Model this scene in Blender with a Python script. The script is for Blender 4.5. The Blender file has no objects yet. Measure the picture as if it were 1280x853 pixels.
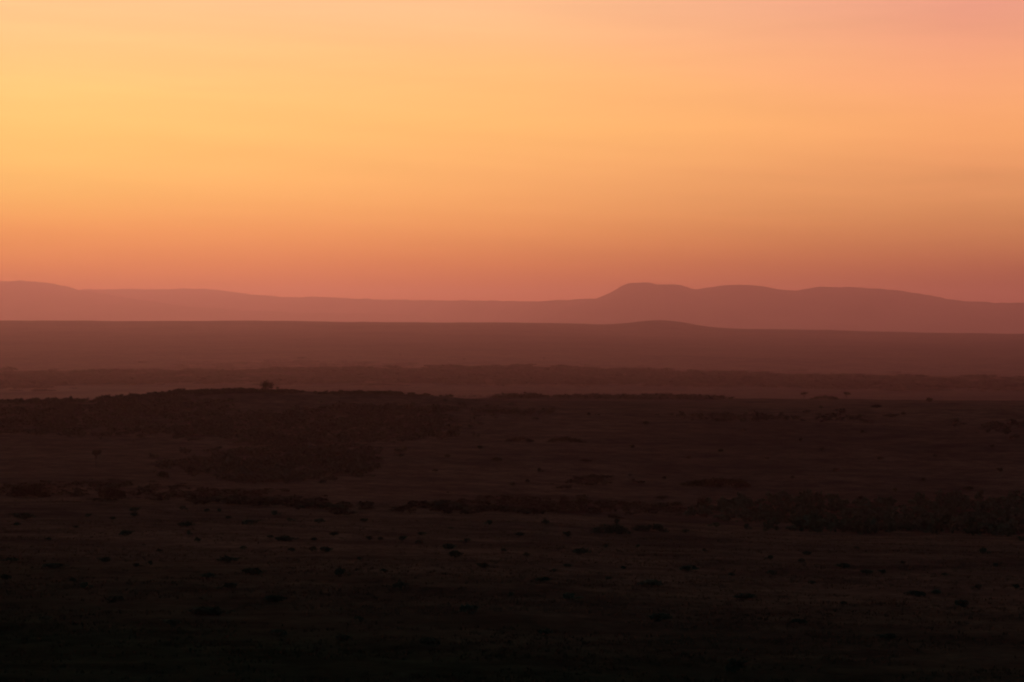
import bpy, math, random
import numpy as np

random.seed(7)
rng = np.random.default_rng(11)
scene = bpy.context.scene
COL = scene.collection

# ------------------------------------------------------------------ camera
F_PX = 3011.0            # focal length in photo pixels (1280 wide, about 24 degrees)
HORIZON = 395.0          # photo row of the eye level
cam_data = bpy.data.cameras.new("camera")
cam = bpy.data.objects.new("camera", cam_data)
COL.objects.link(cam)
cam.location = (0, 0, 0)                       # the eye is the origin, ground lies below
cam.rotation_euler = (math.radians(90), 0, 0)
cam_data.sensor_width = 36.0
cam_data.lens = 36.0 * F_PX / 1280.0
cam_data.shift_y = -(426.5 - HORIZON) / 1280.0
cam_data.clip_start = 0.5
cam_data.clip_end = 300000
scene.camera = cam

# ------------------------------------------------------------------ colour management
scene.view_settings.view_transform = 'Standard'
scene.view_settings.look = 'None'
scene.view_settings.exposure = 0.0
scene.view_settings.gamma = 1.0
scene.view_settings.use_curve_mapping = False
scene.cycles.use_denoising = True
scene.cycles.volume_bounces = 2
scene.cycles.max_bounces = 6
scene.cycles.diffuse_bounces = 2
scene.cycles.sample_clamp_indirect = 4.0
scene.cycles.filter_width = 2.1           # a long lens through dusty air is a little soft


def lin(c):
    c = np.asarray(c, float) / 255.0
    return np.where(c <= 0.04045, c / 12.92, ((c + 0.055) / 1.055) ** 2.4)


# ------------------------------------------------------------------ sky
SUN_AZ = -0.12           # radians, the sun has just gone down left of the middle
SUN_EL = math.radians(0.8)
world = bpy.data.worlds.new("World")
scene.world = world
world.use_nodes = True
wt = world.node_tree
wt.nodes.clear()


def wn(t, **kw):
    n = wt.nodes.new(t)
    for k, v in kw.items():
        setattr(n, k, v)
    return n


def wmath(op, a, b=None, c=None, clamp=False):
    n = wn('ShaderNodeMath', operation=op, use_clamp=clamp)
    for i, v in enumerate((a, b, c)):
        if v is None:
            continue
        if isinstance(v, (int, float)):
            n.inputs[i].default_value = v
        else:
            wt.links.new(v, n.inputs[i])
    return n.outputs[0]


tc = wn('ShaderNodeTexCoord')
sep = wn('ShaderNodeSeparateXYZ')
wt.links.new(tc.outputs['Generated'], sep.inputs[0])
X, Y, Z = sep.outputs
az = wmath('ARCTAN2', X, Y)
el = wmath('ARCSINE', Z)

# long flat veils of high cloud, a few degrees wide
comb = wn('ShaderNodeCombineXYZ')
wt.links.new(wmath('MULTIPLY', az, 5.0), comb.inputs[0])
wt.links.new(wmath('ADD', wmath('MULTIPLY', el, 55.0), wmath('MULTIPLY', az, 3.0)), comb.inputs[1])
veil = wn('ShaderNodeTexNoise')
veil.inputs['Scale'].default_value = 1.0
veil.inputs['Detail'].default_value = 4.0
veil.inputs['Roughness'].default_value = 0.5
wt.links.new(comb.outputs[0], veil.inputs['Vector'])
veil_v = wmath('SUBTRACT', veil.outputs['Fac'], 0.5)

tsq = wmath('SQRT', wmath('MAXIMUM', wmath('ADD', el, wmath('MULTIPLY', veil_v, 0.006)), 0.0))   # ramp factor = sqrt(elevation in radians)


def el_of(y):
    return math.atan((HORIZON - y) / F_PX)


# clear-air sky colour behind the haze, by photo row (None: stop given as elevation)
SKY_ROWS = [330, 290, 250, 210, 170, 120, 60, 0]
#SKYTABLE
SKY_L = [(240, 146, 68), (252, 167, 84), (255, 190, 98), (255, 199, 107), (255, 206, 112), (255, 208, 121), (254, 203, 131), (250, 198, 140)]
SKY_C = [(228, 135, 64), (244, 162, 85), (254, 179, 100), (255, 185, 107), (255, 191, 109), (255, 193, 114), (253, 192, 126), (247, 192, 142)]
SKY_R = [(198, 116, 68), (220, 144, 83), (240, 164, 99), (243, 164, 103), (252, 173, 106), (253, 175, 117), (241, 164, 126), (227, 155, 133)]
SKY_LOW = {'L': (216, 108, 40), 'C': (204, 104, 40), 'R': (134, 60, 38)}     # at the very horizon
SKY_UNIT = 5.0
DUSK_HI = (0.020, 0.060, 0.130)     # zenith, linear
DUSK_MID = (0.036, 0.050, 0.085)
LOW_GAIN = 1.2
HIGH_GLOW = (2.8, 0.98, 0.60)   # extra red band added above the frame to brighten and tint the haze           # low gain: afterglow hugging the horizon, mostly swallowed by the haze


def ramp(rows, low, high, scale=1.16):
    n = wn('ShaderNodeValToRGB')
    n.color_ramp.interpolation = 'B_SPLINE'
    stops = [(0.0, lin(low) * LOW_GAIN), (math.sqrt(math.radians(0.55)), lin(low) * LOW_GAIN)]
    for y, c in zip(SKY_ROWS, rows):
        stops.append((math.sqrt(el_of(y)), lin(c) * scale))
    last = lin(rows[-1]) * scale
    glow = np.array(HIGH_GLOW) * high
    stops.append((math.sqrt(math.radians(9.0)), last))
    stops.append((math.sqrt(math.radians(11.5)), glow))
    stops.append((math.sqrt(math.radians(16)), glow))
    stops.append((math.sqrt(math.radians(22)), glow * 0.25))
    stops.append((math.sqrt(math.radians(30)), np.array(DUSK_MID)))
    stops.append((1.0, np.array(DUSK_HI)))
    e = n.color_ramp.elements
    while len(e) < len(stops):
        e.new(0.5)
    for i, (p, c) in enumerate(stops):
        e[i].position = p
        e[i].color = (*[float(v) / SKY_UNIT for v in c], 1.0)      # ramps hold 0..1, the background restores the unit
    wt.links.new(tsq, n.inputs[0])
    return n.outputs[0]


def wmix(f, a, b):
    n = wn('ShaderNodeMix', data_type='RGBA', clamp_factor=True)
    wt.links.new(f, n.inputs[0])
    for v, s in ((a, n.inputs[6]), (b, n.inputs[7])):
        if isinstance(v, tuple):
            s.default_value = (*v, 1)
        else:
            wt.links.new(v, s)
    return n.outputs[2]


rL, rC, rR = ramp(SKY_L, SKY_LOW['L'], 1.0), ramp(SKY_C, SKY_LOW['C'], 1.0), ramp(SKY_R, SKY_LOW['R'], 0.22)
r = wmath('ABSOLUTE', wmath('SUBTRACT', az, SUN_AZ))
r = wmath('ADD', r, wmath('MULTIPLY', veil_v, 0.06))


def mrange(v, a, b, smooth=True):
    n = wn('ShaderNodeMapRange', interpolation_type='SMOOTHSTEP' if smooth else 'LINEAR')
    wt.links.new(v, n.inputs[0])
    n.inputs[1].default_value, n.inputs[2].default_value = a, b
    return n.outputs[0]


azw = wmath('ADD', az, wmath('MULTIPLY', veil_v, 0.06))
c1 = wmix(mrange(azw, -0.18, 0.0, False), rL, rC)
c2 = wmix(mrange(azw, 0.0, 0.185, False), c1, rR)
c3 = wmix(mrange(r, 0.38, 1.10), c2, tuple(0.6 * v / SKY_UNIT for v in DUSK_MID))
nish = wn('ShaderNodeTexSky', sky_type='NISHITA', sun_disc=False)
nish.sun_elevation = SUN_EL
nish.sun_rotation = SUN_AZ
nish.dust_density = 3.0
# faint streaks of high cloud, and a bank of dust low towards the right
def wnoise(sx, sy, shear, detail, off):
    cb = wn('ShaderNodeCombineXYZ')
    wt.links.new(wmath('MULTIPLY_ADD', az, sx, off), cb.inputs[0])
    wt.links.new(wmath('ADD', wmath('MULTIPLY', el, sy), wmath('MULTIPLY', az, shear)), cb.inputs[1])
    n = wn('ShaderNodeTexNoise')
    n.inputs['Scale'].default_value = 1.0
    n.inputs['Detail'].default_value = detail
    wt.links.new(cb.outputs[0], n.inputs['Vector'])
    return wmath('SUBTRACT', n.outputs['Fac'], 0.5)


streak = wmath('ADD', wmath('MULTIPLY', wnoise(4.0, 90.0, 6.0, 5.0, 3.7), 0.16), wmath('MULTIPLY', wnoise(14.0, 260.0, -12.0, 4.0, 9.1), 0.07))
edge = wmath('ADD', el, wmath('MULTIPLY', wnoise(7.0, 60.0, 3.0, 4.0, 5.5), 0.035))
bank = wmath('MULTIPLY', mrange(edge, 0.066, 0.052), mrange(az, -0.10, 0.14))
lay = wmath('MULTIPLY', bank, 0.08)
keep = wmath('SUBTRACT', wmath('ADD', streak, 0.985), lay)
cm = wn('ShaderNodeVectorMath', operation='SCALE')
wt.links.new(c3, cm.inputs[0])
wt.links.new(keep, cm.inputs[3])
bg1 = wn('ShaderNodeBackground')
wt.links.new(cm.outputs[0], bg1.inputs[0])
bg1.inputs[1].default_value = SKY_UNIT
bg2 = wn('ShaderNodeBackground')
wt.links.new(nish.outputs[0], bg2.inputs[0])
bg2.inputs[1].default_value = 0.15
mixs = wn('ShaderNodeMixShader')
wt.links.new(wmath('MULTIPLY', mrange(el, math.radians(14), math.radians(35)), 0.5), mixs.inputs[0])
wt.links.new(bg1.outputs[0], mixs.inputs[1])
wt.links.new(bg2.outputs[0], mixs.inputs[2])
wout = wn('ShaderNodeOutputWorld')
wt.links.new(mixs.outputs[0], wout.inputs[0])
world.cycles.sampling_method = 'MANUAL'
world.cycles.sample_map_resolution = 2048

# ------------------------------------------------------------------ sun, barely at the horizon
sd = bpy.data.lights.new("sun", 'SUN')
sd.energy = 0.03
sd.angle = math.radians(2.0)
sd.color = (1.0, 0.55, 0.3)
sun = bpy.data.objects.new("sun", sd)
COL.objects.link(sun)
sun.rotation_euler = (math.radians(90) - SUN_EL, 0, math.pi - SUN_AZ)

# ------------------------------------------------------------------ helpers


def tag(o, label=None, cat=None, group=None, kind=None):
    if label:
        o['label'] = label
    if cat:
        o['category'] = cat
    if group:
        o['group'] = group
    if kind:
        o['kind'] = kind
    return o


def mesh_np(name, verts, faces, mat, parent=None, smooth=False):
    """verts (n,3); faces a list of (m,k) integer arrays; ONE mesh object."""
    me = bpy.data.meshes.new(name)
    verts = np.asarray(verts, np.float32)
    faces = [np.asarray(f, np.int32) for f in faces if len(f)]
    me.vertices.add(len(verts))
    me.vertices.foreach_set('co', verts.ravel())
    nl = sum(f.size for f in faces)
    npoly = sum(len(f) for f in faces)
    me.loops.add(nl)
    me.polygons.add(npoly)
    me.loops.foreach_set('vertex_index', np.concatenate([f.ravel() for f in faces]))
    starts, s = [], 0
    for f in faces:
        k = f.shape[1]
        starts.append(s + np.arange(len(f)) * k)
        s += f.size
    me.polygons.foreach_set('loop_start', np.concatenate(starts).astype(np.int32))
    me.update(calc_edges=True)
    me.validate()
    if smooth:
        me.shade_smooth()
    me.materials.append(mat)
    o = bpy.data.objects.new(name, me)
    COL.objects.link(o)
    if parent:
        o.parent = parent
    return o


def vnoise(x, y, seed=0):
    """smooth value noise in -1..1 on arrays"""
    xi, yi = np.floor(x).astype(np.int64), np.floor(y).astype(np.int64)
    fx, fy = x - xi, y - yi
    fx, fy = fx * fx * (3 - 2 * fx), fy * fy * (3 - 2 * fy)

    def h(a, b):
        n = (a * 374761393 + b * 668265263 + seed * 974634533) & 0xFFFFFFFF
        n = ((n ^ (n >> 13)) * 1274126177) & 0xFFFFFFFF
        return ((n ^ (n >> 16)) & 0xFFFF) / 32767.5 - 1
    return (h(xi, yi) * (1 - fx) + h(xi + 1, yi) * fx) * (1 - fy) + (h(xi, yi + 1) * (1 - fx) + h(xi + 1, yi + 1) * fx) * fy


# ------------------------------------------------------------------ terrain shape
# distance -> depth below the eye (m) along three bearings: left edge, centre, right edge of the view
PROFILE = [
    (-400, 0, 0, 0), (-60, 1.5, 1.5, 1.5), (0, 3.0, 3.0, 3.0), (40, 10.0, 10.0, 10.2), (75, 14.2, 14.2, 14.6), (110, 16.8, 16.8, 17.4),
    (150, 18.2, 18.3, 19.2), (205, 20.6, 20.9, 22.0), (280, 24.3, 25.2, 27.0), (340, 27.2, 28.9, 31.6),
    (385, 29.2, 31.2, 35.3), (400, 30.3, 32.5, 36.9), (430, 33.6, 35.9, 40.3), (520, 43.0, 46.0, 51.5),
    (600, 43.6, 47.0, 51.5), (700, 45.4, 47.8, 51.0), (820, 43.8, 45.2, 47.0), (950, 41.2, 41.6, 43.2),
    (1060, 38.9, 39.2, 41.0), (1110, 39.4, 40.6, 42.6), (1180, 44.5, 42.6, 44.8), (1450, 62, 49.6, 52.0), (1800, 80, 60.2, 63.4),
    (2100, 90, 69.6, 73.6), (2350, 96, 84, 88),
    (2600, 101, 101, 101), (3000, 106, 105, 106), (3600, 110, 107, 111), (4200, 110.5, 104, 116), (4700, 109.5, 101.5, 120), (4950, 114, 107, 126),
    (5800, 137, 128, 152), (6300, 144, 135, 160), (6800, 134, 129, 154), (7500, 116, 112, 140), (9000, 91, 93, 125), (11000, 64, 67, 116), (12600, 27, 36, 95), (13000, 25.9, 34.5, 95),
    (13500, 32, 41, 102), (15000, 120, 130, 180), (18000, 260, 260, 260), (60000, 290, 290, 290)]
PR = np.array(PROFILE, float)
AZ_L, AZ_R = -640 / F_PX, 640 / F_PX


def depth_below(x, d):
    x, d = np.asarray(x, float), np.asarray(d, float)
    L, C, R = (np.interp(d, PR[:, 0], PR[:, k]) for k in (1, 2, 3))
    u = np.clip(x / np.maximum(d, 60.0), -0.35, 0.35) / AZ_R
    z = np.where(u < 0, C + (L - C) * -np.tanh(u * 1.2) / np.tanh(1.2), C + (R - C) * np.tanh(u * 1.2) / np.tanh(1.2))
    # the middle ridge stands higher in a long shoulder left of its centre
    ridge = np.exp(-((d - 1075) / 90.0) ** 2)
    px = x / np.maximum(d, 60.0) * F_PX + 640
    z = z - ridge * np.interp(px, [60, 110, 160, 200, 240, 330, 400, 480, 560, 640, 720], [0.0, 0.5, 2.6, 4.4, 5.8, 6.0, 4.9, 4.7, 3.5, 1.5, 0])
    # a low kopje on the rim of the plain
    z = z - 36 * np.exp(-(np.abs(px - 828) / 52.0) ** 2.2) * np.exp(-((d - 12700) / 700.0) ** 2)
    z = z - 5 * np.exp(-(np.abs(px - 722) / 40.0) ** 2) * np.exp(-((d - 12900) / 500.0) ** 2)
    # undulation
    near = np.clip(d / 300.0, 0.15, 1)
    z = z + 0.35 * near * vnoise(x / 35.0, d / 35.0, 1) + 0.09 * vnoise(x / 5.0, d / 5.0, 2)
    far = np.clip((d - 500) / 600, 0, 1)
    z = z + far * (0.7 * vnoise(x / 90.0, d / 60.0, 3))
    z = z + np.clip((d - 1500) / 2000, 0, 1) * 2.2 * vnoise(x / 700.0, d / 350.0, 4)
    z = z + np.clip((d - 9000) / 3000, 0, 1) * 3.2 * vnoise(x / 420.0, d / 900.0, 5) + np.clip((d - 9000) / 3000, 0, 1) * 1.5 * vnoise(x / 130.0, d / 300.0, 6)
    return z


def place(px, y, dmin=60.0, dmax=13000.0):
    """where the sight line through a photo point first meets the ground"""
    ds = np.exp(np.linspace(math.log(dmin), math.log(dmax), 4000))
    x = (px - 640.0) / F_PX * ds
    row = HORIZON + depth_below(x, ds) / ds * F_PX
    hit = np.nonzero(row <= y)[0]
    i = hit[0] if len(hit) else len(ds) - 1
    d = ds[i]
    return float(x[i]), float(d), float(-depth_below(x[i], d))


# ------------------------------------------------------------------ materials
def mat_new(name):
    m = bpy.data.materials.new(name)
    m.use_nodes = True
    nt = m.node_tree
    b = nt.nodes['Principled BSDF']
    b.inputs['Roughness'].default_value = 1.0
    b.inputs['Specular IOR Level'].default_value = 0.0
    return m, nt, b


def noise_node(nt, scale, detail=3.0, vec=None, rough=0.55):
    n = nt.nodes.new('ShaderNodeTexNoise')
    n.inputs['Scale'].default_value = scale
    n.inputs['Detail'].default_value = detail
    n.inputs['Roughness'].default_value = rough
    if vec is not None:
        nt.links.new(vec, n.inputs['Vector'])
    return n.outputs['Fac']


def cramp(nt, fac, stops):
    n = nt.nodes.new('ShaderNodeValToRGB')
    e = n.color_ramp.elements
    while len(e) < len(stops):
        e.new(0.5)
    for i, (p, c) in enumerate(stops):
        e[i].position = p
        e[i].color = (*c, 1)
    nt.links.new(fac, n.inputs[0])
    return n.outputs[0]


def mixc(nt, f, a, b, blend='MIX'):
    n = nt.nodes.new('ShaderNodeMix')
    n.data_type = 'RGBA'
    n.blend_type = blend
    for v, s in ((f, n.inputs[0]), (a, n.inputs[6]), (b, n.inputs[7])):
        if isinstance(v, (int, float)):
            s.default_value = v
        elif isinstance(v, tuple):
            s.default_value = (*v, 1)
        else:
            nt.links.new(v, s)
    return n.outputs[2]


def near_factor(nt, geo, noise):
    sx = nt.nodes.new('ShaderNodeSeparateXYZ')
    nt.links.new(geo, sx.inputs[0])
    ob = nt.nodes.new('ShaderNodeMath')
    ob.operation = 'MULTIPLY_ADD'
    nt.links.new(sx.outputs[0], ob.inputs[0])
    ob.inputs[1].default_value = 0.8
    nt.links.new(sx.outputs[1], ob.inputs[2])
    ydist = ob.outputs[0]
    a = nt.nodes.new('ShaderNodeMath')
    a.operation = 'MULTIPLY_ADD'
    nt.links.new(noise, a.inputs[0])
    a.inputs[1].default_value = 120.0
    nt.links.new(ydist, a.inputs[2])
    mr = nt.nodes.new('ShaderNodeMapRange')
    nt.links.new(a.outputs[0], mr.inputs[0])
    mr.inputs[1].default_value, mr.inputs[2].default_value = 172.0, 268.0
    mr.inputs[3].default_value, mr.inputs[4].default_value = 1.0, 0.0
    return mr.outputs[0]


def ground_material():
    m, nt, b = mat_new('savanna_ground')
    geo = nt.nodes.new('ShaderNodeNewGeometry').outputs['Position']
    big = noise_node(nt, 0.0016, 5, geo, 0.6)        # woods and grassland, hundreds of metres
    midn = noise_node(nt, 0.012, 5, geo, 0.6)        # thicket and clearing
    fine = noise_node(nt, 0.25, 6, geo, 0.65)
    tuft = noise_node(nt, 1.6, 4, geo, 0.6)
    straw = cramp(nt, fine, [(0.3, (0.050, 0.039, 0.028)), (0.5, (0.118, 0.090, 0.061)), (0.72, (0.21, 0.160, 0.105))])
    straw = mixc(nt, 0.55, straw, cramp(nt, tuft, [(0.35, (0.045, 0.034, 0.024)), (0.65, (0.18, 0.125, 0.075))]))
    scrub = cramp(nt, fine, [(0.3, (0.030, 0.026, 0.020)), (0.7, (0.072, 0.059, 0.044))])
    f1 = cramp(nt, midn, [(0.44, (0, 0, 0)), (0.60, (1, 1, 1))])
    f2 = cramp(nt, big, [(0.42, (0, 0, 0)), (0.62, (1, 1, 1))])
    f = mixc(nt, 0.5, f1, f2)
    col = mixc(nt, f, straw, scrub)
    # long wisps of grazed and ungrazed grass
    wisp = noise_node(nt, 0.07, 5, geo, 0.7)
    col = mixc(nt, 1.0, col, cramp(nt, wisp, [(0.36, (0.62, 0.60, 0.62)), (0.62, (1.25, 1.22, 1.18))]), 'MULTIPLY')
    # pale dry grassland on the near edge of the far plain
    sep_ = nt.nodes.new('ShaderNodeSeparateXYZ')
    nt.links.new(geo, sep_.inputs[0])
    def band(a, b):
        q = nt.nodes.new('ShaderNodeMapRange')
        q.interpolation_type = 'SMOOTHSTEP'
        nt.links.new(sep_.outputs[1], q.inputs[0])
        q.inputs[1].default_value, q.inputs[2].default_value = a, b
        return q.outputs[0]
    pm = nt.nodes.new('ShaderNodeMath')
    pm.operation = 'MULTIPLY'
    nt.links.new(band(2500, 2900), pm.inputs[0])
    nt.links.new(band(4300, 3500), pm.inputs[1])
    pm2 = nt.nodes.new('ShaderNodeMath')
    pm2.operation = 'MULTIPLY'
    nt.links.new(pm.outputs[0], pm2.inputs[0])
    nt.links.new(cramp(nt, noise_node(nt, 0.003, 4, geo), [(0.38, (0.1, 0.1, 0.1)), (0.6, (0.9, 0.9, 0.9))]), pm2.inputs[1])
    west = nt.nodes.new('ShaderNodeMapRange')
    west.interpolation_type = 'SMOOTHSTEP'
    nt.links.new(sep_.outputs[0], west.inputs[0])
    west.inputs[1].default_value, west.inputs[2].default_value = -250.0, -560.0
    west.inputs[3].default_value, west.inputs[4].default_value = 0.12, 0.75
    pm3 = nt.nodes.new('ShaderNodeMath')
    pm3.operation = 'MULTIPLY'
    nt.links.new(pm2.outputs[0], pm3.inputs[0])
    nt.links.new(west.outputs[0], pm3.inputs[1])
    col = mixc(nt, pm3.outputs[0], col, (0.27, 0.19, 0.125))
    # green sward on the nearest slope, with the lens vignette painted into its colour
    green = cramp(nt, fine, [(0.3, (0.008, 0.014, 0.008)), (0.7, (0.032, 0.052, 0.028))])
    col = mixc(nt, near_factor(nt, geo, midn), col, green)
    nt.links.new(col, b.inputs['Base Color'])
    bump = nt.nodes.new('ShaderNodeBump')
    bump.inputs['Strength'].default_value = 0.8
    bump.inputs['Distance'].default_value = 0.25
    nt.links.new(tuft, bump.inputs['Height'])
    nt.links.new(bump.outputs[0], b.inputs['Normal'])
    return m


def leaf_material(name, lo, hi):
    m, nt, b = mat_new(name)
    geo = nt.nodes.new('ShaderNodeNewGeometry').outputs['Position']
    oi = nt.nodes.new('ShaderNodeObjectInfo').outputs['Random']
    n = noise_node(nt, 1.3, 3, geo)
    c = cramp(nt, n, [(0.3, lo), (0.7, hi)])
    hsv = nt.nodes.new('ShaderNodeHueSaturation')
    mr = nt.nodes.new('ShaderNodeMapRange')
    mr.inputs[3].default_value, mr.inputs[4].default_value = 0.7, 1.25
    nt.links.new(oi, mr.inputs[0])
    nt.links.new(mr.outputs[0], hsv.inputs['Value'])
    nt.links.new(c, hsv.inputs['Color'])
    nt.links.new(hsv.outputs[0], b.inputs['Base Color'])
    return m


def bark_material():
    m, nt, b = mat_new('bark')
    geo = nt.nodes.new('ShaderNodeNewGeometry').outputs['Position']
    nt.links.new(cramp(nt, noise_node(nt, 6.0, 4, geo), [(0.3, (0.04, 0.03, 0.022)), (0.7, (0.10, 0.075, 0.055))]), b.inputs['Base Color'])
    return m


def hill_material():
    m, nt, b = mat_new('hill_scrub')
    geo = nt.nodes.new('ShaderNodeNewGeometry').outputs['Position']
    n = noise_node(nt, 0.0011, 6, geo, 0.6)
    nt.links.new(cramp(nt, n, [(0.35, (0.045, 0.045, 0.03)), (0.65, (0.12, 0.10, 0.065))]), b.inputs['Base Color'])
    return m


def grass_material():
    m, nt, b = mat_new('dry_grass')
    geo = nt.nodes.new('ShaderNodeNewGeometry').outputs['Position']
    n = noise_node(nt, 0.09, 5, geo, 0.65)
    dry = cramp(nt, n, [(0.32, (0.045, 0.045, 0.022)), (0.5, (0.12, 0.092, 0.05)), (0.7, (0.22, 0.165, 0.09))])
    green = cramp(nt, n, [(0.32, (0.008, 0.014, 0.008)), (0.7, (0.032, 0.052, 0.028))])  # blades of the near sward, vignette darkening put into the green
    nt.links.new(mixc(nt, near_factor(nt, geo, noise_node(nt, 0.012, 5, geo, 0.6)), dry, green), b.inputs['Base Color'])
    return m


M_GROUND, M_HILL, M_BARK, M_GRASS = ground_material(), hill_material(), bark_material(), grass_material()
M_LEAF = leaf_material('bush_leaves', (0.034, 0.062, 0.036), (0.072, 0.120, 0.070))
M_SCRUB = leaf_material('scrub_leaves', (0.046, 0.048, 0.028), (0.105, 0.095, 0.058))
M_CROWN = leaf_material('acacia_leaves', (0.020, 0.028, 0.012), (0.05, 0.06, 0.026))


# ------------------------------------------------------------------ ground sheet
def build_ground():
    ds = [-400.0, -250, -120, -60, -25, 0, 12, 25]
    d = 40.0
    while d < 420:
        ds.append(d)
        d += 0.9 + d * 0.004
    while d < 1250:
        ds.append(d)
        d += 3.2
    while d < 14500:
        ds.append(d)
        d *= 1.012
    while d < 54000:
        ds.append(d)
        d *= 1.09
    ds = np.array(ds)
    inner = np.linspace(-0.27, 0.27, 361)
    outer = 0.27 + np.geomspace(0.004, 0.9, 34)
    us = np.concatenate([-outer[::-1], inner, outer])
    D, U = np.meshgrid(ds, us, indexing='ij')
    reach = np.maximum(D, 0) + 60 + 340 * np.clip((60 - D) / 400, 0, 1)
    Xg = U * reach
    Zg = -depth_below(Xg, D)
    n0, n1 = D.shape
    v = np.stack([Xg, D, Zg], -1).reshape(-1, 3)
    idx = np.arange(n0 * n1).reshape(n0, n1)
    f = np.stack([idx[:-1, :-1], idx[:-1, 1:], idx[1:, 1:], idx[1:, :-1]], -1).reshape(-1, 4)
    o = mesh_np('ground', v, [f], M_GROUND, smooth=True)
    tag(o, 'dry dark savanna ground falling from the slope to the far plain', 'ground', kind='structure')


build_ground()


# ------------------------------------------------------------------ far hills
def range_mesh(name, pts, dist, spread, label, seed, foot=-280.0):
    """a range from its skyline [(px, y)], standing at its own distance with a rounded cross-section"""
    pts = np.array(pts, float)
    px = np.linspace(pts[0, 0], pts[-1, 0], 420)
    # smooth skyline
    yy = np.interp(px, pts[:, 0], pts[:, 1])
    k = np.hanning(9)
    k /= k.sum()
    yy = np.convolve(np.pad(yy, 4, mode='edge'), k, mode='valid')
    if not isinstance(dist, (int, float)):        # a range running obliquely away
        dp = np.array(dist, float)
        dist = np.interp(px, dp[:, 0], dp[:, 1])
    x = (px - 640) / F_PX * dist
    top = (HORIZON - yy) / F_PX * dist
    top = top + dist / F_PX * (0.5 * vnoise(x / (dist * 0.004), x * 0 + seed, seed) + 0.25 * vnoise(x / (dist * 0.0015), x * 0, seed + 1))
    s = np.linspace(-1, 1, 41)
    prof = np.exp(-(s * 1.9) ** 2)
    prof = (prof - prof[0]) / (1 - prof[0])
    V = np.zeros((len(s), len(x), 3))
    for i, (a, p) in enumerate(zip(s, prof)):
        yd = dist + a * spread
        gul = 0.10 * (1 - p) * p * 4 * vnoise(x / (spread * 0.22), x * 0 + a * 3, seed + 5)
        V[i, :, 0] = x
        V[i, :, 1] = yd
        V[i, :, 2] = foot + (top - foot) * np.clip(p + gul, 0, 1)
    idx = np.arange(V.shape[0] * V.shape[1]).reshape(V.shape[:2])
    f = np.stack([idx[:-1, :-1], idx[:-1, 1:], idx[1:, 1:], idx[1:, :-1]], -1).reshape(-1, 4)
    o = mesh_np(name, V.reshape(-1, 3), [f], M_HILL, smooth=True)
    tag(o, label, 'hills', kind='structure')
    return o


range_mesh('hills', [(640, 412), (680, 398), (705, 387), (722, 380), (742, 374.5), (755, 369), (768, 364), (776, 358), (786, 354), (800, 353.5), (812, 353.5),
                     (822, 356), (840, 355.5), (852, 357), (862, 361), (871, 362.5), (884, 360), (900, 357), (920, 355.5), (940, 356.5), (958, 359),
                     (975, 362), (992, 364), (1005, 361.5), (1022, 359), (1045, 358.8), (1080, 360), (1110, 362), (1130, 364), (1155, 368.5), (1185, 374),
                     (1210, 377), (1240, 378.5), (1290, 379), (1400, 383), (1600, 394), (1900, 412)],
           27500, 4200, 'hazy humped hill range with a steep left shoulder beyond the plain', 21)
range_mesh('hills', [(-420, 400), (-250, 378), (-120, 362), (-40, 354), (0, 351.5), (25, 351), (48, 352.5), (68, 355), (85, 359), (100, 363), (120, 366), (160, 373), (240, 384), (330, 400)],
           36000, 3600, 'faint rounded hill at the left end of the skyline', 33)
range_mesh('hills', [(-300, 385), (-100, 372), (60, 364.5), (110, 362), (150, 361.5), (200, 361.5), (235, 361), (260, 361.5), (290, 365), (325, 369.5), (360, 371.5), (410, 371.5),
                     (460, 374), (520, 375.5), (580, 375.5), (640, 376.5), (672, 377), (695, 375.5), (725, 374), (765, 374), (850, 378), (950, 392)],
           [(-300, 41000), (250, 41000), (500, 37000), (720, 28500), (950, 27900)], 3000, 'palest long low range fading away towards the middle of the skyline', 47)
range_mesh('hills', [(-300, 398), (-100, 392), (0, 388), (60, 385), (120, 382), (150, 379), (170, 377.5), (195, 379.5), (230, 383), (300, 388), (380, 391), (480, 392.5), (600, 396), (760, 404)],
           34500, 3000, 'low faint rise in front of the left hills', 58)


# ------------------------------------------------------------------ haze box
def build_haze():
    m = bpy.data.materials.new('haze')
    m.use_nodes = True
    nt = m.node_tree
    nt.nodes.clear()
    pv = nt.nodes.new('ShaderNodeVolumePrincipled')
    pv.inputs['Color'].default_value = (1.0, 0.69, 0.88, 1)
    pv.inputs['Density'].default_value = 0.0455 / 1000.0
    pv.inputs['Anisotropy'].default_value = 0.86
    out = nt.nodes.new('ShaderNodeOutputMaterial')
    nt.links.new(pv.outputs[0], out.inputs['Volume'])
    x0, x1, y0, y1, z0, z1 = -60000, 60000, -1500, 56000, -300, 560
    v = [(x, y, z) for z in (z0, z1) for y in (y0, y1) for x in (x0, x1)]
    f = np.array([(0, 2, 3, 1), (4, 5, 7, 6), (0, 1, 5, 4), (2, 6, 7, 3), (0, 4, 6, 2), (1, 3, 7, 5)])
    o = mesh_np('haze', v, [f], m)
    tag(o, 'warm dusty evening haze filling the air over the plain', 'haze', kind='stuff')


build_haze()
#VEGETATION
# ------------------------------------------------------------------ sight-line table for standing things on the ground
T_D = np.exp(np.linspace(math.log(60.0), math.log(12900.0), 2600))
T_PX = np.arange(-160, 1441, 8.0)
_dd, _pp = np.meshgrid(T_D, T_PX)
T_ROW = HORIZON + depth_below((_pp - 640) / F_PX * _dd, _dd) / _dd * F_PX
T_ROW = np.minimum.accumulate(T_ROW, axis=1)


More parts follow.
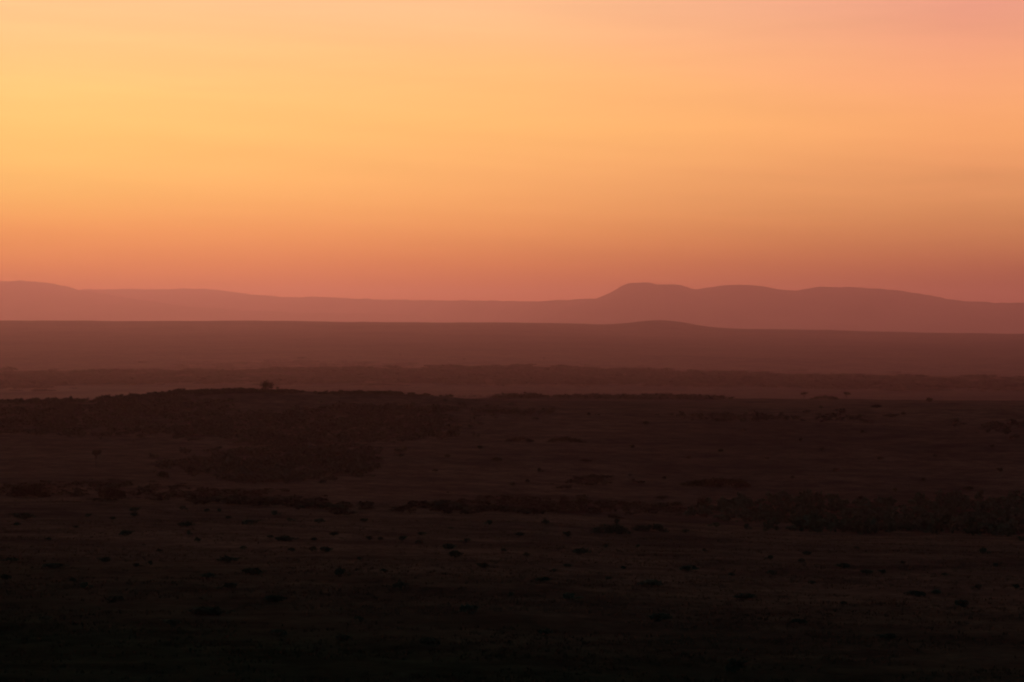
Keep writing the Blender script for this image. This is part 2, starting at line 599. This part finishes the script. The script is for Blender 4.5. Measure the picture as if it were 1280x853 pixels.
def places(px, y):
    """ground points met first along the sight lines of many photo points"""
    px, y = np.asarray(px, float), np.asarray(y, float)
    i = np.clip(np.rint((px - T_PX[0]) / 8).astype(int), 0, len(T_PX) - 1)
    j = np.array([np.searchsorted(-T_ROW[a], -b) for a, b in zip(i, y)])
    d = T_D[np.clip(j, 0, len(T_D) - 1)]
    x = (px - 640) / F_PX * d
    return x, d, -depth_below(x, d)


# ------------------------------------------------------------------ foliage
def leaf_cloud(n, blobs, leaf, r):
    """n leaf-sized quads spread through blobs [(cx,cy,cz,rx,ry,rz)]; returns verts, quads"""
    b = np.array(blobs, float)
    w = (b[:, 3] * b[:, 5]) ** 0.9
    k = r.choice(len(b), n, p=w / w.sum())
    p = r.normal(size=(n, 3))
    p /= np.linalg.norm(p, axis=1, keepdims=True)
    p *= (r.random((n, 1)) ** 0.45)
    c = b[k, :3] + p * b[k, 3:]
    c[:, 2] = np.maximum(c[:, 2], 0.01)
    a = r.normal(size=(n, 3))
    a /= np.linalg.norm(a, axis=1, keepdims=True)
    q = np.cross(a, r.normal(size=(n, 3)))
    q /= np.linalg.norm(q, axis=1, keepdims=True)
    s = leaf * r.uniform(0.55, 1.35, (n, 1))
    a, q = a * s, q * s * 0.7
    v = np.stack([c - a, c + q * 0.8 - a * 0.1, c + a, c - q * 0.8 + a * 0.1], 1).reshape(-1, 3)
    return v, np.arange(n * 4).reshape(n, 4)


def stem(p0, p1, r0, r1, k=5):
    p0, p1 = np.array(p0, float), np.array(p1, float)
    ax = p1 - p0
    ax /= np.linalg.norm(ax)
    u = np.cross(ax, (0.3, 0.9, 0.1))
    u /= np.linalg.norm(u)
    w = np.cross(ax, u)
    t = np.arange(k) * 2 * math.pi / k
    ring = np.cos(t)[:, None] * u + np.sin(t)[:, None] * w
    v = np.concatenate([p0 + ring * r0, p1 + ring * r1])
    f = np.array([(i, (i + 1) % k, k + (i + 1) % k, k + i) for i in range(k)])
    return v, f


def join(parts):
    V, F, o = [], [], 0
    for v, f in parts:
        V.append(v)
        F.append(f + o)
        o += len(v)
    return np.concatenate(V), np.concatenate(F)


def bush_arrays(r, n, leaf, nblob, tall=0.5, stems=True):
    """a bush one unit wide standing on z = 0"""
    blobs = []
    for i in range(nblob):
        a, q = r.uniform(0, 2 * math.pi), r.uniform(0.0, 0.34)
        s = r.uniform(0.13, 0.24)
        hz = tall * r.uniform(0.30, 0.72) * (1.15 - q)
        blobs.append((q * math.cos(a) * 1.1, q * math.sin(a) * 0.8, hz, s, s, s * tall * 1.3))
    parts = [leaf_cloud(n, blobs, leaf, r)]
    if stems:
        for b in blobs:
            parts.append(stem((b[0] * 0.2, b[1] * 0.2, -0.05), b[:3], 0.018, 0.007, 4))
    v, f = join(parts)
    v[:, 0] /= max(np.percentile(np.abs(v[:, 0]), 98) * 2, 1e-3)
    v[:, 2] /= np.percentile(v[:, 2], 98)
    v[:, 2] = np.maximum(v[:, 2], -0.08)
    return v, f        # unit width, unit height


BUSH_KIND, RIDGE_BUSH = [], []
for s in range(6):
    rr = np.random.default_rng(100 + s)
    v, f = bush_arrays(rr, 420, 0.055, 9, 0.5)
    me_o = mesh_np('bush', v, [f], M_LEAF)
    BUSH_KIND.append(me_o.data)
    bpy.data.objects.remove(me_o)
    dry = BUSH_KIND[-1].copy()          # the same shrubs in the dark leaf of the ridge
    dry.materials[0] = M_CROWN
    RIDGE_BUSH.append(dry)


def bush(px, y, w, h, label, group=None, name='bush', cat='bush', data=None):
    x, d, z = (float(a[0]) for a in places([px], [y]))
    me = data or (BUSH_KIND if d < 430 else RIDGE_BUSH)[random.randrange(len(BUSH_KIND))]
    o = bpy.data.objects.new(name, me)
    COL.objects.link(o)
    k = d / F_PX
    o.location = (x, d, z - 0.03 * h * k)
    o.scale = (w * k * 0.92, w * k * 0.85, h * k * 0.92)
    o.rotation_euler = (0, 0, random.choice((0.0, math.pi)) + random.uniform(-0.35, 0.35))
    return tag(o, label, cat, group)


def thicket(px, y, w, h, label, seed, n=2600, group=None):
    """one low spreading clump of shrubs grown together"""
    r_ = np.random.default_rng(seed)
    x, d, z = (float(a[0]) for a in places([px], [y]))
    k = d / F_PX
    W, H = w * k, h * k
    nb = max(8, int(w / max(h, 1) * 6))
    blobs = []
    for i in range(nb):
        t = r_.uniform(-0.5, 0.5)
        env = (1 - (2 * abs(t)) ** 3)
        s = H * r_.uniform(0.25, 0.5)
        blobs.append((t * W * 0.94, r_.uniform(-0.35, 0.35) * W * 0.3, H * env * r_.uniform(0.25, 0.68), s * r_.uniform(1, 2), s * 1.4, s * 0.75))
    parts = [leaf_cloud(n, blobs, H * 0.085, r_)]
    for b in blobs[::2]:
        parts.append(stem((b[0], b[1], -0.1 * H), b[:3], 0.02 * H, 0.01 * H, 4))
    v, f = join(parts)
    o = mesh_np('thicket', v, [f], M_LEAF if d < 430 else M_CROWN)
    o.location = (x, d, z)
    return tag(o, label, 'thicket', group)


def tree(px, y, w, h, label, seed, flat=0.0, trunk=0.45, n=700, group=None):
    """tapered trunk with limbs and a crown of leaves; flat = 1 gives an umbrella acacia"""
    r_ = np.random.default_rng(seed)
    x, d, z = (float(a[0]) for a in places([px], [y]))
    k = d / F_PX
    W, H = w * k, h * k
    root = bpy.data.objects.new('tree', None)
    COL.objects.link(root)
    root.location = (x, d, z)
    tag(root, label, 'tree', group)
    c0 = H * trunk
    blobs, limbs = [], []
    top = (r_.normal() * 0.03 * W, r_.normal() * 0.03 * W, c0 * 0.9)
    r0 = max(H * (0.035 - 0.017 * flat), 0.09)
    limbs.append(stem((0, 0, -0.06 * H), top, r0, r0 * 0.7, 7))
    for i in range(9):
        a = i * 2.4 + r_.uniform(-0.3, 0.3)
        q = math.sqrt((i + 0.5) / 9) * 0.36 * W
        rz = (H - c0) * (0.5 - 0.27 * flat)
        hz = c0 + (H - c0) * (0.5 + 0.25 * flat) + (0 if flat else (1 - q / (0.36 * W)) * 0.22 * (H - c0)) + r_.normal() * 0.05 * (H - c0)
        s = W * r_.uniform(0.16, 0.24)
        b = (q * math.cos(a), q * math.sin(a), hz, s, s, rz * r_.uniform(0.7, 1.0))
        blobs.append(b)
        limbs.append(stem(top, (b[0] * 0.9, b[1] * 0.9, hz - rz * 0.2), r0 * 0.5, r0 * 0.18, 5))
    v, f = join(limbs)
    mesh_np('trunk', v, [f], M_BARK, root)
    v, f = leaf_cloud(n, blobs, max(W, H) * 0.035, r_)
    mesh_np('crown', v, [f], M_CROWN, root)
    return root


LOW_BUSH = [bush_arrays(np.random.default_rng(300 + s), 70, 0.11, 6, 0.5, stems=False) for s in range(6)]


def inside(px, y, poly):
    p = np.array(poly, float)
    c = np.zeros(len(px), bool)
    j = len(p) - 1
    for i in range(len(p)):
        cond = ((p[i, 1] > y) != (p[j, 1] > y)) & (px < (p[j, 0] - p[i, 0]) * (y - p[i, 1]) / (p[j, 1] - p[i, 1] + 1e-9) + p[i, 0])
        c ^= cond
        j = i
    return c


def mass(name, label, cat, areas, mat, wm, hm, seed, blur=(26.0, 3.2)):
    """ground grown over with countless shrubs: ONE object.  areas: [(polygon in photo points, count)]"""
    r_ = np.random.default_rng(seed)
    P = []
    for poly, cnt in areas:
        p = np.array(poly, float)
        got = 0
        while got < cnt:
            a = r_.uniform(p[:, 0].min(), p[:, 0].max(), cnt * 3)
            b = r_.uniform(p[:, 1].min(), p[:, 1].max(), cnt * 3)
            # clumped: keep where a slow noise is high
            nz = vnoise(a / 38.0, b / 7.0, seed) * 0.6 + vnoise(a / 13.0, b / 3.0, seed + 3) * 0.4
            ok = inside(a, b, poly) & (nz > r_.uniform(-0.75, 0.35, len(a)))
            sel = np.stack([a[ok], b[ok]], 1)[:cnt - got]
            stray = r_.random((len(sel), 1)) < 0.45            # outliers loosen the outline
            sel = sel + stray * np.abs(blur) * r_.normal(size=(len(sel), 2))
            P.append(sel)
            got += len(sel)
    P = np.concatenate(P)
    x, d, z = places(P[:, 0], P[:, 1])
    V, F, o = [], [], 0
    for i in range(len(x)):
        v, f = LOW_BUSH[r_.integers(6)]
        g = min(math.exp(r_.normal(0, 0.42)), 1.7)
        w = r_.uniform(*wm) * g * r_.uniform(0.85, 1.35)
        h = r_.uniform(*hm) * g
        t = r_.uniform(0, 2 * math.pi)
        c, s = math.cos(t), math.sin(t)
        q = np.empty_like(v)
        q[:, 0] = (v[:, 0] * c - v[:, 1] * s) * w + x[i]
        q[:, 1] = (v[:, 0] * s + v[:, 1] * c) * w + d[i]
        q[:, 2] = v[:, 2] * h + z[i] - 0.05 * h
        V.append(q)
        F.append(f + o)
        o += len(v)
    ob = mesh_np(name, np.concatenate(V), [np.concatenate(F)], mat)
    return tag(ob, label, cat, kind='stuff')


# ------------------------------------------------------------------ masses of scrub
mass('scrub', 'dark scrub grown over the left part of the middle ridge', 'scrub',
     [([(-60, 505), (60, 502), (130, 500), (190, 497), (230, 497), (262, 506), (330, 517), (420, 516), (500, 519), (570, 526), (578, 545), (500, 553),
        (420, 557), (330, 558), (250, 545), (120, 546), (-60, 545)], 1900),
      ([(215, 583), (250, 573), (330, 562), (440, 558), (470, 566), (450, 590), (440, 600), (330, 604), (262, 600), (240, 588)], 620),
      ([(400, 511), (470, 508), (560, 509), (610, 513), (690, 515), (690, 519), (560, 519), (420, 518)], 260)],
     M_SCRUB, (2.0, 4.6), (0.7, 1.6), 5)
mass('scrub', 'line of dark shrubs along the left shoulder of the middle ridge', 'scrub',
     [([(-60, 502.5), (110, 501), (170, 496), (240, 490), (330, 488.6), (400, 491), (400, 494), (330, 491.5), (240, 493), (170, 499), (110, 503.5), (-60, 505)], 620),
      ([(400, 491.5), (480, 491.5), (560, 494.5), (690, 496), (560, 497), (480, 494), (400, 494)], 300)],
     M_SCRUB, (1.6, 3.6), (0.5, 1.1), 8, (16.0, 0.3))
mass('scrub', 'thin line of dark shrubs on the flat top of the middle ridge, right of its shoulder', 'scrub',
     [([(600, 496.5), (700, 496.2), (800, 497.5), (905, 498.8), (900, 500.5), (780, 499.6), (600, 498)], 330),
      ([(815, 497.4), (850, 497.6), (870, 499), (800, 499)], 60)],
     M_SCRUB, (3.0, 7.0), (1.0, 2.0), 9, (10.0, 0.25))
mass('scrub', 'dark shrubs in the hollow behind the brow of the near slope', 'scrub',
     [([(-60, 612), (20, 604), (110, 602), (180, 607), (260, 612), (320, 618), (300, 632), (200, 626), (80, 621), (-60, 621)], 260),
      ([(270, 631), (360, 627), (420, 634), (480, 638), (540, 630), (600, 622), (680, 624), (760, 632), (850, 630), (850, 643), (700, 641), (560, 640), (380, 636)], 330),
      ([(716, 600), (745, 593), (765, 597), (762, 605), (720, 607)], 45)],
     M_SCRUB, (1.8, 4.2), (0.35, 0.85), 12, (34.0, 3.4))
mass('scrub', 'broad green black thicket along the hollow at the right', 'scrub',
     [([(858, 645), (880, 634), (915, 628), (960, 625), (1040, 625), (1085, 629), (1118, 638), (1150, 628), (1180, 624), (1230, 626), (1300, 624), (1420, 628),
        (1420, 676), (1280, 675), (1200, 666), (1090, 666), (1010, 668), (990, 656), (930, 650)], 1250)],
     M_LEAF, (1.8, 3.8), (0.9, 2.0), 15, (24.0, 3.0))
mass('scrub', 'dark patch of scrub at the right end of the middle ridge', 'scrub',
     [([(1212, 533), (1250, 529), (1420, 528), (1420, 542), (1260, 541), (1230, 536)], 170),
      ([(845, 521), (880, 518), (1000, 522), (1080, 521), (1080, 527), (960, 527), (860, 528)], 120)],
     M_SCRUB, (2.0, 4.0), (0.7, 1.5), 18)
mass('woods', 'distant dark belt of woods across the plain', 'woods',
     [([(225, 458), (330, 453), (420, 453), (560, 459), (700, 457), (860, 464), (1050, 469), (1440, 476), (1440, 489), (1000, 485), (700, 481), (430, 480), (200, 480), (-160, 492), (-160, 470), (100, 468)], 2400)],
     M_CROWN, (22, 60), (1.8, 4.8), 22, (60.0, 2.0))

# ------------------------------------------------------------------ trees one can tell apart
tree(120, 584, 13, 22, 'lone small tree with a bare trunk below the scrubby ridge', 41, flat=0.5, trunk=0.5)
tree(333, 490.5, 19, 14, 'round tree topping the middle ridge against the pale plain', 42, trunk=0.08, n=1100)
tree(347, 490, 6, 7, 'tiny tree close beside the round one on the ridge top', 43, trunk=0.25, n=300)
tree(1005, 499.4, 12, 9.5, 'small flat topped tree left of the long low thicket on the ridge top', 44, flat=0.7, trunk=0.3, n=600)
tree(1058, 499.4, 12, 10, 'small flat topped tree right of the long low thicket on the ridge top', 45, flat=0.7, trunk=0.3, n=600)
tree(704, 637, 16, 18, 'left one of two round trees side by side in the hollow', 46, trunk=0.18, n=800)
tree(727, 638, 19, 19, 'right one of two round trees side by side in the hollow', 47, trunk=0.18, n=800)
tree(878, 640, 18, 18, 'square crowned green tree at the left end of the broad thicket', 48, trunk=0.15, n=800)
tree(846, 640, 14, 13, 'leaning crowned small tree just left of the square crowned one', 49, flat=0.7, trunk=0.3, n=500)
for i, (px, y, w, h) in enumerate([(145, 466, 8, 6), (75, 470, 10, 4), (213, 468, 5, 5), (224, 468, 7, 5), (263, 472, 8, 5), (680, 452, 6, 5), (375, 454, 10, 4),
                                   (1258, 488, 6, 5), (1151, 464, 7, 4), (500, 446, 5, 4), (985, 487, 7, 4), (580, 452, 6, 4), (1040, 470, 6, 4)]):
    tree(px, y, w, h, 'speck of a far tree standing out on the hazy plain', 60 + i, flat=0.6, trunk=0.35, n=160, group='far trees dotted over the hazy plain')

# ------------------------------------------------------------------ thickets that stand alone
thicket(1031, 500, 36, 6.5, 'long low thicket on the ridge top between two flat topped trees', 71)
thicket(896, 609, 90, 13, 'long dark oval thicket alone on the ridge slope above the broad one', 72, n=4200)
thicket(650, 552, 30, 7, 'small flat thicket on the ridge slope, left of a longer one', 73)
thicket(707, 553, 46, 8, 'longer flat thicket on the ridge slope, right of a smaller one', 74)
thicket(762, 667, 44, 13, 'left one of two thick dark clumps side by side below the brow', 75)
thicket(812, 665, 40, 11, 'right one of two thick dark clumps side by side below the brow', 76)
thicket(36, 621, 44, 17, 'tall ragged thicket behind the brow near the left edge', 77, n=3200)
thicket(140, 622, 24, 14, 'rounded shrub clump behind the brow, below the lone small tree', 78)
thicket(400, 636, 60, 9, 'long green shrub clump lining the brow left of the middle', 79)
thicket(612, 516, 44, 5, 'thin dark strip of shrubs below the top of the ridge', 80)
thicket(830, 498.6, 52, 8, 'low humped thicket on the flat top of the middle ridge', 81)

# ------------------------------------------------------------------ bushes on the near slope
BIG = [
    (30, 649, 30, 8, 'wide low bush high on the near slope by the left edge'),
    (230, 659, 26, 7, 'flat spreading bush on the near slope with two specks under it'),
    (288, 704, 32, 9, 'long dark bush with a trailing right end on the near slope'),
    (318, 719, 32, 9, 'dim wide bush just below the long trailing one'),
    (425, 721, 26, 11, 'plump rounded bush standing out on the mid slope'),
    (503, 737, 24, 11, 'peaked small bush on the mid slope right of the plump rounded one'),
    (345, 753, 28, 9, 'wide dim bush low on the slope under the plump one'),
    (590, 768, 32, 12, 'broad round bush low on the slope near the middle'),
    (288, 737, 34, 9, 'flat dark bush in line below the trailing one'),
    (258, 723, 24, 7, 'slanting low bush left of the flat dark one'),
    (65, 711, 36, 7, 'long low bush on the dark lower slope near the left edge'),
    (265, 769, 60, 10, 'widest low clump on the dark lower slope'),
    (358, 677, 30, 7, 'long thin bush on the upper near slope'),
    (570, 697, 18, 9, 'lower of two dark bushes close together on the near slope'),
    (562, 687, 18, 8, 'upper of two dark bushes close together on the near slope'),
    (812, 734, 32, 9, 'wide dark bush on the mid slope right of the middle'),
    (711, 750, 30, 9, 'dark bush low on the slope under the middle clumps'),
    (677, 728, 24, 7, 'flat bush on the mid slope, left of a wider dark one'),
    (859, 714, 26, 8, 'pointed low bush with a trailing right side on the mid slope'),
    (930, 750, 30, 8, 'wide low bush on the right half of the lower slope'),
    (820, 777, 40, 10, 'broad dim bush low on the slope right of the middle'),
    (724, 693, 28, 8, 'bluish black flat bush below the pair of thick clumps'),
    (1147, 746, 30, 8, 'dark double headed bush low on the right side'),
    (1229, 693, 18, 8, 'small round bush under the right end of the broad thicket'),
    (1205, 759, 26, 9, 'lowest dark bush near the right edge'),
    (1053, 711, 20, 7, 'dark bush on the slope below the broad thicket'),
    (918, 842, 26, 18, 'blackish bush at the very bottom of the slope'),
    (1223, 737, 18, 7, 'small dark bush right of the double headed one'),
]
for b in BIG:
    bush(*b)
MID = [(168, 640, 14, 6), (167, 646, 13, 6), (157, 670, 18, 7), (228, 637, 15, 5), (236, 669, 9, 6), (248, 678, 11, 6), (131, 703, 17, 7), (170, 709, 17, 5),
       (188, 707, 11, 6), (343, 645, 16, 7), (362, 652, 14, 5), (312, 656, 24, 6), (398, 654, 16, 6), (390, 689, 14, 6), (408, 690, 17, 7), (416, 670, 14, 5),
       (503, 676, 11, 6), (526, 681, 14, 6), (525, 669, 16, 4), (584, 678, 18, 5), (612, 656, 14, 6), (683, 655, 11, 6), (604, 710, 17, 6), (650, 670, 13, 5),
       (710, 671, 12, 7), (659, 696, 9, 6), (771, 655, 8, 7), (895, 659, 20, 6), (933, 663, 12, 8), (970, 663, 9, 6), (855, 666, 15, 4), (963, 700, 14, 6),
       (966, 719, 16, 6), (1084, 717, 17, 5), (1103, 717, 11, 5), (1246, 709, 12, 6), (1270, 736, 10, 6), (1170, 743, 12, 6), (1009, 694, 12, 5), (15, 703, 28, 6),
       (105, 736, 20, 8), (92, 728, 10, 6), (8, 725, 20, 7), (140, 753, 30, 7), (215, 781, 24, 7), (450, 776, 14, 6), (350, 795, 24, 8), (430, 801, 22, 8), (530, 805, 28, 8),
       (680, 795, 22, 9), (60, 777, 24, 7), (1000, 780, 24, 7), (1110, 800, 26, 8)]

TINY = [(257, 640, 10, 4), (275, 640, 7, 4), (337, 673, 12, 4), (392, 676, 9, 4), (305, 687, 10, 5), (462, 675, 9, 5), (475, 676, 9, 5), (457, 652, 14, 4), (430, 642, 10, 4),
        (285, 649, 10, 4), (365, 689, 10, 4), (563, 662, 8, 3), (692, 715, 11, 4), (756, 685, 9, 4), (796, 685, 8, 4), (710, 709, 12, 4), (1055, 756, 10, 5), (1001, 703, 10, 5),
        (1070, 687, 10, 4), (22, 657, 10, 4), (110, 646, 9, 4), (140, 650, 10, 4), (95, 660, 8, 3), (60, 676, 9, 4), (200, 690, 9, 4), (630, 690, 8, 4), (880, 690, 9, 4), (915, 720, 10, 4),
        (780, 712, 9, 4), (1130, 705, 9, 4), (1180, 720, 10, 4), (1015, 730, 10, 4), (450, 700, 9, 4), (480, 715, 10, 4), (640, 745, 11, 5), (760, 725, 9, 4)]
# a small bush is told by the larger one it stands next to, where it is the only one on that side
SHORT = {i: t for i, t in enumerate([
    'wide low bush by the left edge', 'flat spreading bush', 'long bush with the trailing right end', 'dim wide bush', 'plump rounded bush', 'peaked bush', 'wide dim bush low down',
    'broad round bush', 'flat dark bush', 'slanting low bush', 'long low bush near the left edge', 'widest low clump', 'long thin bush', None, None, 'wide dark bush right of the middle', None, None,
    'pointed bush with the trailing right side', None, None, 'bluish black flat bush', 'double headed bush', None, 'lowest bush near the right edge', None, None, None])}
CLAIM = {}
for kind, rows in (('small dark bush', MID), ('tiny speck of a bush', TINY)):
    for m in rows:
        best = None
        for i, b in enumerate(BIG):
            if SHORT[i] is None:
                continue
            dx, dy = m[0] - b[0], (m[1] - b[1]) * 2.5
            q = math.hypot(dx, dy)
            if q < 110 and (best is None or q < best[0]):
                side = ('right of' if dx > 0 else 'left of') if abs(dx) > abs(dy) else ('below' if dy > 0 else 'above')
                best = (q, i, side)
        if best:
            key = (kind, best[1], best[2])
            if key not in CLAIM or best[0] < CLAIM[key][0]:
                CLAIM[key] = (best[0], m)
NAMED = {m: '%s %s the %s' % (k[0], k[2], SHORT[k[1]]) for k, (q, m) in CLAIM.items()}
for m in MID:
    bush(*m, NAMED.get(m, 'small dark bush out in the open of the near slope, next to no larger one'), 'small bushes dotted over the near slope')
for m in TINY:
    bush(*m, NAMED.get(m, 'tiny speck of a bush out in the open of the near slope'), 'specks of bush on the near slope')
FAR = [(674, 591, 9, 6), (622, 577, 16, 5), (735, 520, 7, 4), (807, 531, 9, 4), (735, 578, 20, 4), (830, 600, 6, 4), (860, 574, 9, 4), (990, 599, 7, 4), (1028, 564, 7, 4),
       (1027, 511, 6, 4), (1078, 542, 10, 4), (1095, 510, 14, 4), (1130, 519, 7, 4), (1194, 534, 9, 5), (1155, 602, 8, 5), (1120, 615, 8, 5), (1075, 625, 8, 5),
       (1170, 572, 7, 4), (1210, 613, 15, 5), (404, 512, 7, 5), (470, 568, 8, 5), (205, 598, 18, 9), (240, 592, 14, 8), (560, 572, 9, 4), (600, 561, 8, 4), (545, 590, 10, 4),
       (640, 608, 9, 5), (930, 540, 8, 4), (1000, 552, 8, 4), (1100, 575, 9, 4), (1240, 560, 8, 4), (1250, 590, 9, 5), (960, 575, 8, 4), (790, 560, 8, 4), (900, 565, 9, 4), (1045, 590, 9, 5)]
for px, y, w, h in FAR:
    bush(px, y, w, h, 'small dark bush alone on the bare grass of the middle ridge', 'bushes dotted over the middle ridge')
bush(1163, 503, 12, 6, 'dark bush at the ridge top, alone right of the long low thicket')


# ------------------------------------------------------------------ grass of the near slope: one object
def build_grass():
    r_ = np.random.default_rng(5)
    n = 60000
    d = 78 + (425 - 78) * r_.random(n) ** 1.35
    x = r_.uniform(-0.25, 0.25, n) * (d + 12)
    nz = vnoise(x / 14.0, d / 9.0, 40) * 0.55 + vnoise(x / 4.5, d / 2.5, 41) * 0.6
    keep = nz > r_.uniform(-0.35, 0.5, n)
    x, d = x[keep], d[keep]
    n = len(x)
    z = -depth_below(x, d)
    B = 5
    base = np.stack([x, d, z], 1)[:, None, :] + np.concatenate([r_.normal(0, 0.16, (n, B, 2)), np.full((n, B, 1), -0.03)], -1)
    h = (r_.uniform(0.08, 0.26, (n, B, 1)) * (0.6 + 0.5 * r_.random((n, 1, 1))))
    lean = np.concatenate([r_.normal(0, 0.4, (n, B, 2)) * h, h], -1)
    t = r_.uniform(0, math.pi, (n, B))
    side = np.stack([np.cos(t), np.sin(t), np.zeros_like(t)], -1) * r_.uniform(0.02, 0.06, (n, B, 1))
    v = np.stack([base - side, base + side, base + lean], 2).reshape(-1, 3)
    o = mesh_np('grass', v, [np.arange(len(v)).reshape(-1, 3)], M_GRASS)
    tag(o, 'dry grass tufts covering the near slope', 'grass', kind='stuff')


build_grass()
